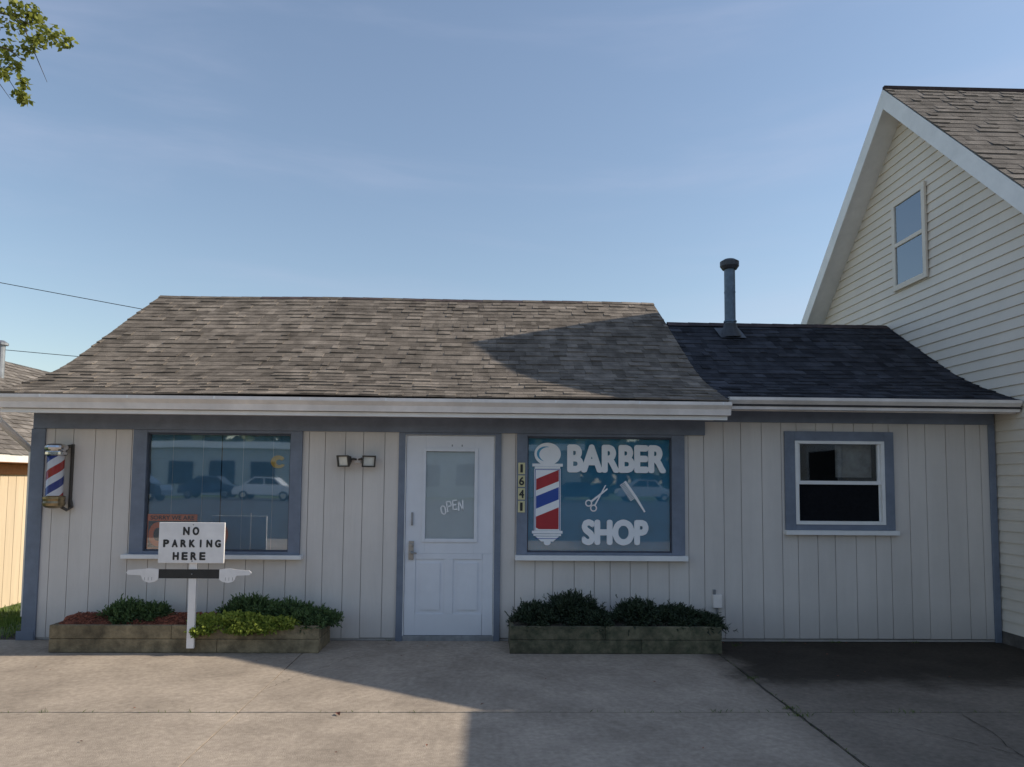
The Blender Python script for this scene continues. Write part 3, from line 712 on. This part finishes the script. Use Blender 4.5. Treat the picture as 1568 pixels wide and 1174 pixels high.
for i in range(len(jx)-1):
    for j in range(len(jy)-1):
        x0,x1,y0,y1=jx[i]+g,jx[i+1]-g,jy[j]+g,jy[j+1]-(g if j<3 else 0)
        if i==0 and j==3: continue
        n=40; rr=random.random()
        def jag(a,b,fix,amp=.0025):
            return [((a+(b-a)*k/n),fix+random.uniform(-amp,amp)) for k in range(n)]
        pts=[(p,q) for p,q in jag(x0,x1,y0)]+[(q,p) for p,q in jag(y0,y1,x1)]+[(p,q) for p,q in jag(x1,x0,y1)]+[(q,p) for p,q in jag(y1,y0,x0)]
        dz=random.uniform(-.003,.003)
        mb.prism(pts,'z',-.02,0.0+dz,'conc',rr)
mb.obj("slabs",Pv)
mb=MB()
def crack(p,q,w,n,amp,z=.0045):
    pts=[]; ox=oy=0
    for k in range(n+1):
        t=k/n; ox=ox*.8+random.uniform(-amp,amp); oy=oy*.8+random.uniform(-amp,amp)
        pts.append((p[0]+(q[0]-p[0])*t+ox,p[1]+(q[1]-p[1])*t+oy))
    horiz=abs(q[0]-p[0])>abs(q[1]-p[1])
    ww=[w*random.uniform(.3,1.4) for _ in pts]; ww[0]=ww[-1]=.0006
    for k in range(n):
        a,b=pts[k],pts[k+1]
        if horiz: mb.face([(a[0],a[1]-ww[k],z),(b[0],b[1]-ww[k+1],z),(b[0],b[1]+ww[k+1],z),(a[0],a[1]+ww[k],z)],'soil',random.random())
        else: mb.face([(a[0]-ww[k],a[1],z),(a[0]+ww[k],a[1],z),(b[0]+ww[k+1],b[1],z),(b[0]-ww[k+1],b[1],z)],'soil',random.random())
crack((2.14,-1.0),(2.15,-5.2),.008,60,.006); crack((3.3,-2.3),(2.8,-5.0),.003,50,.012); crack((-3.8,-2.3),(-4.1,-5.4),.002,50,.012)
crack((2.2,-1.3),(4.6,-1.7),.003,60,.012); crack((2.5,-2.3),(3.4,-3.4),.0028,40,.012); crack((-1.2,-.6),(-1.69,-1.7),.002,40,.012)
mb.obj("cracks",Pv)
mb=MB(); mb.box(-60,60,-52,-12.6,-.028,-.022,'asph'); mb.obj("street")
mb=MB(); mb.box(-60,60,-12.6,-12.02,-.03,-.012,'conc'); mb.obj("street_curb")

def blades(name,pts,key,h0,h1,w=.004,lean=.4):
    mb=MB()
    for (x,y,z) in pts:
        h=random.uniform(h0,h1); a=random.uniform(0,6.28); dx,dy=math.cos(a),math.sin(a); L_=lean*random.random()*h
        bx_,by_=-dy*w,dx*w
        mb.face([(x-bx_,y-by_,z),(x+bx_,y+by_,z),(x+dx*L_*.4+bx_*.6,y+dy*L_*.4+by_*.6,z+h*.6),(x+dx*L_,y+dy*L_,z+h),(x+dx*L_*.4-bx_*.6,y+dy*L_*.4-by_*.6,z+h*.6)],key,random.random())
    return mb.obj(name)
pts=[]
for k in range(9000):
    x=random.uniform(-7.5,-4.8); y=random.uniform(-.4,6.0); pts.append((x,y,gz(x,y)-.005))
blades("lawn_grass",pts,'blade',.03,.08,.006)
pts=[]
for (x,y,n,s) in ((2.14,-2.2,24,.03),(2.15,-2.35,30,.04),(2.13,-1.4,14,.03),(3.5,-.03,20,.03),(3.0,-.03,10,.05),(4.3,-.03,12,.04),(-.98,-.02,8,.02),(1.6,-2.27,8,.03),(-3.0,-2.27,6,.03),(2.9,-2.27,14,.05),(2.4,-.2,16,.05)):
    for k in range(n): pts.append((x+random.gauss(0,s),y+random.gauss(0,s*.3),-.004))
for k in range(130): pts.append((random.uniform(-4,3.8),-2.27+random.gauss(0,.004),-.012))
for k in range(120): pts.append((2.145+random.gauss(0,.006),random.uniform(-4,-.6),-.012))
blades("crack_weeds",pts,'blade',.012,.035,.0025,1.2)
mb=MB()
for k in range(60):
    x=random.uniform(-4.5,4.8); y=-abs(random.gauss(0,.5))-.03 if k<36 else random.uniform(-3.6,-.8)
    s=random.uniform(.005,.016) if k else .035; a=random.random()*6.28; c,d=math.cos(a)*s,math.sin(a)*s; z=.007
    if k==0: x,y=-1.02,-2.33
    mb.face([(x-c,y-d,z),(x+d*.5,y-c*.5,z+s*.4),(x+c,y+d,z+.002),(x-d*.5,y+c*.5,z+s*.3)],'mulch',random.random())
mb.obj("fallen_leaves")

# ================================================================== TREE
T=empty("tree")
mb=MB()
base=Vector((-7.0,-1.6,-.05))
trunk=[base,base+Vector((.05,.05,1.4)),base+Vector((0,.1,2.8)),base+Vector((.1,.1,4.2)),base+Vector((.05,.2,5.8)),base+Vector((.1,.2,7.4))]
mb.tube(trunk,[.26,.2,.17,.14,.09,.03],'bark',12)
leafc=[]
def limb(p,q,r,n=4,sub=3):
    p,q=Vector(p),Vector(q); mid=(p+q)/2+Vector((random.uniform(-.15,.15),random.uniform(-.15,.15),random.uniform(.05,.25)))
    path=[p,p.lerp(mid,.6),mid,mid.lerp(q,.55),q]; mb.tube(path,[r,r*.8,r*.6,r*.4,r*.12],'bark',6)
    for k in range(n):
        t=random.uniform(.35,1); s=path[2].lerp(q,max(0,(t-.5)*2)) if t>.5 else p.lerp(path[2],t*2)
        e=s+Vector((random.gauss(0,.3),random.gauss(0,.3),random.gauss(-.05,.28)))
        mb.tube([s,s.lerp(e,.5)+Vector((0,0,.04)),e],[r*.2,r*.13,.002],'bark',5,False)
        for j in range(sub): leafc.append((s.lerp(e,random.uniform(.5,1.05)),random.uniform(.07,.15)))
    leafc.append((q,.12))
for k in range(42):
    t=random.uniform(.45,1); i=min(4,int(t*5)); s=trunk[i].lerp(trunk[i+1],t*5-i if t<1 else 1)
    a=random.uniform(0,6.28); l=random.uniform(1.0,2.0)*(1.25-t*.5)
    e=s+Vector((math.cos(a)*l,math.sin(a)*l,random.uniform(.1,.9)))
    if e.x>-4.9: e.x=-4.9
    limb(s,e,.045,7,3)
def bough(path,r):
    mb.tube(path,[r*(1-.85*k/(len(path)-1)) for k in range(len(path))],'bark',6)
bough([trunk[3],Vector((-5.6,-1.5,5.1)),Vector((-4.6,-1.45,5.55)),Vector((-4.2,-1.42,5.6))],.06)
subs=[((-4.6,-1.45,5.55),(-4.05,-1.42,5.46),(-3.66,-1.4,5.24)),((-4.25,-1.43,5.58),(-3.98,-1.4,5.38),(-3.76,-1.4,4.90)),((-4.6,-1.45,5.5),(-4.25,-1.45,5.2),(-3.96,-1.4,4.74)),((-4.7,-1.45,5.5),(-4.25,-1.5,5.05),(-4.02,-1.45,4.72)),((-4.2,-1.42,5.6),(-3.95,-1.4,5.70),(-3.62,-1.38,5.66)),((-4.1,-1.4,5.5),(-3.9,-1.3,5.48),(-3.82,-1.3,5.42)),((-4.25,-1.45,5.2),(-4.02,-1.5,5.12),(-3.9,-1.5,5.02))]
for s in subs: bough([Vector(p) for p in s],.010)
for c,r in (((-3.62,-1.4,5.27),.07),((-3.70,-1.42,5.31),.08),((-3.82,-1.4,5.32),.09),((-3.95,-1.4,5.40),.11),((-3.90,-1.4,5.48),.08),((-3.96,-1.38,5.20),.09),((-4.04,-1.4,5.03),.07),((-3.96,-1.4,4.90),.05),((-3.96,-1.42,4.78),.065),((-3.92,-1.42,4.74),.04),((-3.92,-1.4,5.52),.07),((-4.1,-1.4,5.45),.14),((-4.12,-1.4,5.15),.13),((-4.05,-1.4,5.58),.06),((-4.06,-1.5,4.92),.06),((-3.80,-1.5,5.20),.06)):
    leafc.append((Vector(c),r))
mb.obj("trunk_and_branches",T,smooth=True)
mb=MB()
for c,r in leafc:
    n=int(20+r*460) if c.x>-4.6 else int(14+r*70)
    for k in range(n):
        d=Vector((random.gauss(0,1),random.gauss(0,1),random.gauss(0,.8))).normalized()*r*random.random()**.45
        p=c+d; a=Vector((random.gauss(0,1),random.gauss(0,1),random.gauss(-.5,.7))).normalized(); l=random.uniform(.03,.066) if c.x>-4.6 else random.uniform(.06,.12)
        s=a.cross(Vector((random.random()-.5,random.random()-.5,random.random()))).normalized()*l*.34
        mb.face([p,p+a*l*.5+s,p+a*l,p+a*l*.5-s],'leaf',min(1,max(0,random.gauss(.6,.28))))
mb.obj("leaves",T)

# ================================================================== utility lines
U=empty("utility_pole")
mb=MB(); mb.tube([(-24,13.2,-.5),(-24,13.2,9.6)],[.16,.11],'bark',10); mb.box(-24.06,-23.94,12.2,14.2,8.75,8.87,'bark'); mb.obj("pole",U)
U2=empty("utility_pole"); mb=MB(); mb.tube([(1.5,12.4,-.1),(1.5,12.4,4.7)],[.1,.08],'bark',10); mb.box(1.44,1.56,12.0,12.8,4.2,4.28,'bark'); mb.obj("pole",U2)
mb=MB()
def wire(a,b,sag,r=.012):
    a,b=Vector(a),Vector(b); mb.tube([a.lerp(b,k/24)-Vector((0,0,sag*4*(k/24)*(1-k/24))) for k in range(25)],[r]*25,'black',5)
wire((-24,13.1,8.8),(1.5,12.4,4.25),.05,.010); wire((-24,13.2,5.98),(1.5,12.4,3.9),.08,.009)
mb.obj("power_line")

# ================================================================== across the street (seen in window reflections)
A=empty("store_building")
mb=MB(); mb.box(-40,8,-68,-58,0,4.2,'far'); mb.box(-40.3,8.3,-68.3,-57.6,4.2,4.8,'white')
for k in range(13): mb.box(-39+k*3.6,-36.9+k*3.6,-57.98,-57.9,1.0,3.0,'dark')
mb.obj("body",A)
def car(x,y,paint,flip=1,h=1.0):
    C=empty("parked_car"); mb=MB()
    body=[(-2.2,.35),(-2.25,.62),(-2.15,.85),(-1.3,.98),(1.1,1.0),(2.1,.88),(2.25,.6),(2.2,.35)]
    mb.prism([(x+flip*a,b*h) for a,b in body],'y',y-.85,y+.85,paint)
    cab=[(-1.35,.985),(-.75,1.45),(.65,1.5),(1.55,1.0)]
    mb.prism([(x+flip*a,b*h) for a,b in cab],'y',y-.74,y+.74,paint)
    for q in ([(-1.12,1.02),(-.70,1.39),(-.1,1.42),(-.1,1.02)],[(0,1.02),(0,1.42),(.6,1.44),(1.25,1.04)]):
        mb.prism([(x+flip*a,b*h) for a,b in q],'y',y+.741,y+.75,'dark')
    for wx in (-1.4,1.4):
        for s in (-1,1):
            mb.tube([(x+wx,y+s*.72,.33),(x+wx,y+s*.90,.33)],[.33,.33],'tire',20); mb.tube([(x+wx,y+s*.901,.33),(x+wx,y+s*.91,.33)],[.19,.18],'chrome',16)
    mb.obj("body_and_wheels",C,bevel=.03)
for x,y,p,fl,h in ((-27,-47,'carw',1,1),(-21.5,-50,'carr',-1,1.15),(-16,-46,'carw',-1,1.1),(-31,-50,'carr',1,1.1),(-24,-43,'carr',1,1.2),(6.5,-48,'carr',1,1),(12,-50,'carw',-1,1.15)): car(x,y,p,fl,h)
mb=MB()
for k in range(110):
    cx=-110+k*1.9+random.uniform(-1,1); cy=random.uniform(-95,-82); h=random.uniform(6,10); r=random.uniform(2.5,4.4)
    for j in range(70):
        d=Vector((random.gauss(0,1),random.gauss(0,1),random.gauss(0,1))).normalized()*r*random.random()**.4; p=Vector((cx,cy,h-r*.8))+d; p.z=max(.3,p.z)
        a=Vector((random.gauss(0,1),random.gauss(0,.6),random.gauss(0,1))).normalized()*.85; b=a.cross(Vector((0,1,.3))).normalized()*.7
        mb.face([p-a,p+b,p+a,p-b],'farleaf',random.random())
    mb.tube([(cx,cy,0),(cx,cy,h-r*.6)],[.25,.12],'bark',6)
mb.obj("background_trees")

# ================================================================== light
EL,AZ=math.radians(33.0),math.radians(88.7)
w=bpy.data.worlds.new("World"); scene.world=w; w.use_nodes=True
N=w.node_tree.nodes; L=w.node_tree.links; bg=N["Background"]
sky=N.new("ShaderNodeTexSky"); sky.sky_type='NISHITA'; sky.sun_disc=False; sky.sun_elevation=EL; sky.sun_rotation=AZ; sky.air_density=1.25; sky.dust_density=.45; sky.ozone_density=1.6
tc=N.new("ShaderNodeTexCoord"); mp=N.new("ShaderNodeMapping"); mp.inputs["Scale"].default_value=(1.0,1.4,7.0); mp.inputs["Rotation"].default_value=(0,.06,.3); mp.inputs["Location"].default_value=(3.1,1.7,.4); L.new(tc.outputs["Generated"],mp.inputs[0])
nz=N.new("ShaderNodeTexNoise"); nz.inputs["Scale"].default_value=1.9; nz.inputs["Detail"].default_value=7; nz.inputs["Roughness"].default_value=.55; nz.inputs["Distortion"].default_value=.4; L.new(mp.outputs[0],nz.inputs["Vector"])
mr=N.new("ShaderNodeMapRange"); mr.interpolation_type='SMOOTHSTEP'; mr.inputs["From Min"].default_value=.42; mr.inputs["From Max"].default_value=.85; mr.inputs["To Min"].default_value=.10; mr.inputs["To Max"].default_value=.38; L.new(nz.outputs["Fac"],mr.inputs[0])
mx=N.new("ShaderNodeMixRGB"); mx.inputs[2].default_value=(4.0,4.3,5.6,1); L.new(mr.outputs[0],mx.inputs[0]); L.new(sky.outputs[0],mx.inputs[1])
L.new(mx.outputs[0],bg.inputs[0]); bg.inputs[1].default_value=.145
sl=bpy.data.lights.new("sun",'SUN'); sl.energy=5.0; sl.angle=math.radians(.53); sl.color=(1,.90,.74)
so=bpy.data.objects.new("sun",sl); COL.objects.link(so)
d=Vector((math.sin(AZ)*math.cos(EL),math.cos(AZ)*math.cos(EL),math.sin(EL)))
so.rotation_euler=d.to_track_quat('Z','Y').to_euler(); so.location=d*50
scene.view_settings.view_transform='Standard'; scene.view_settings.look='None'; scene.view_settings.exposure=0
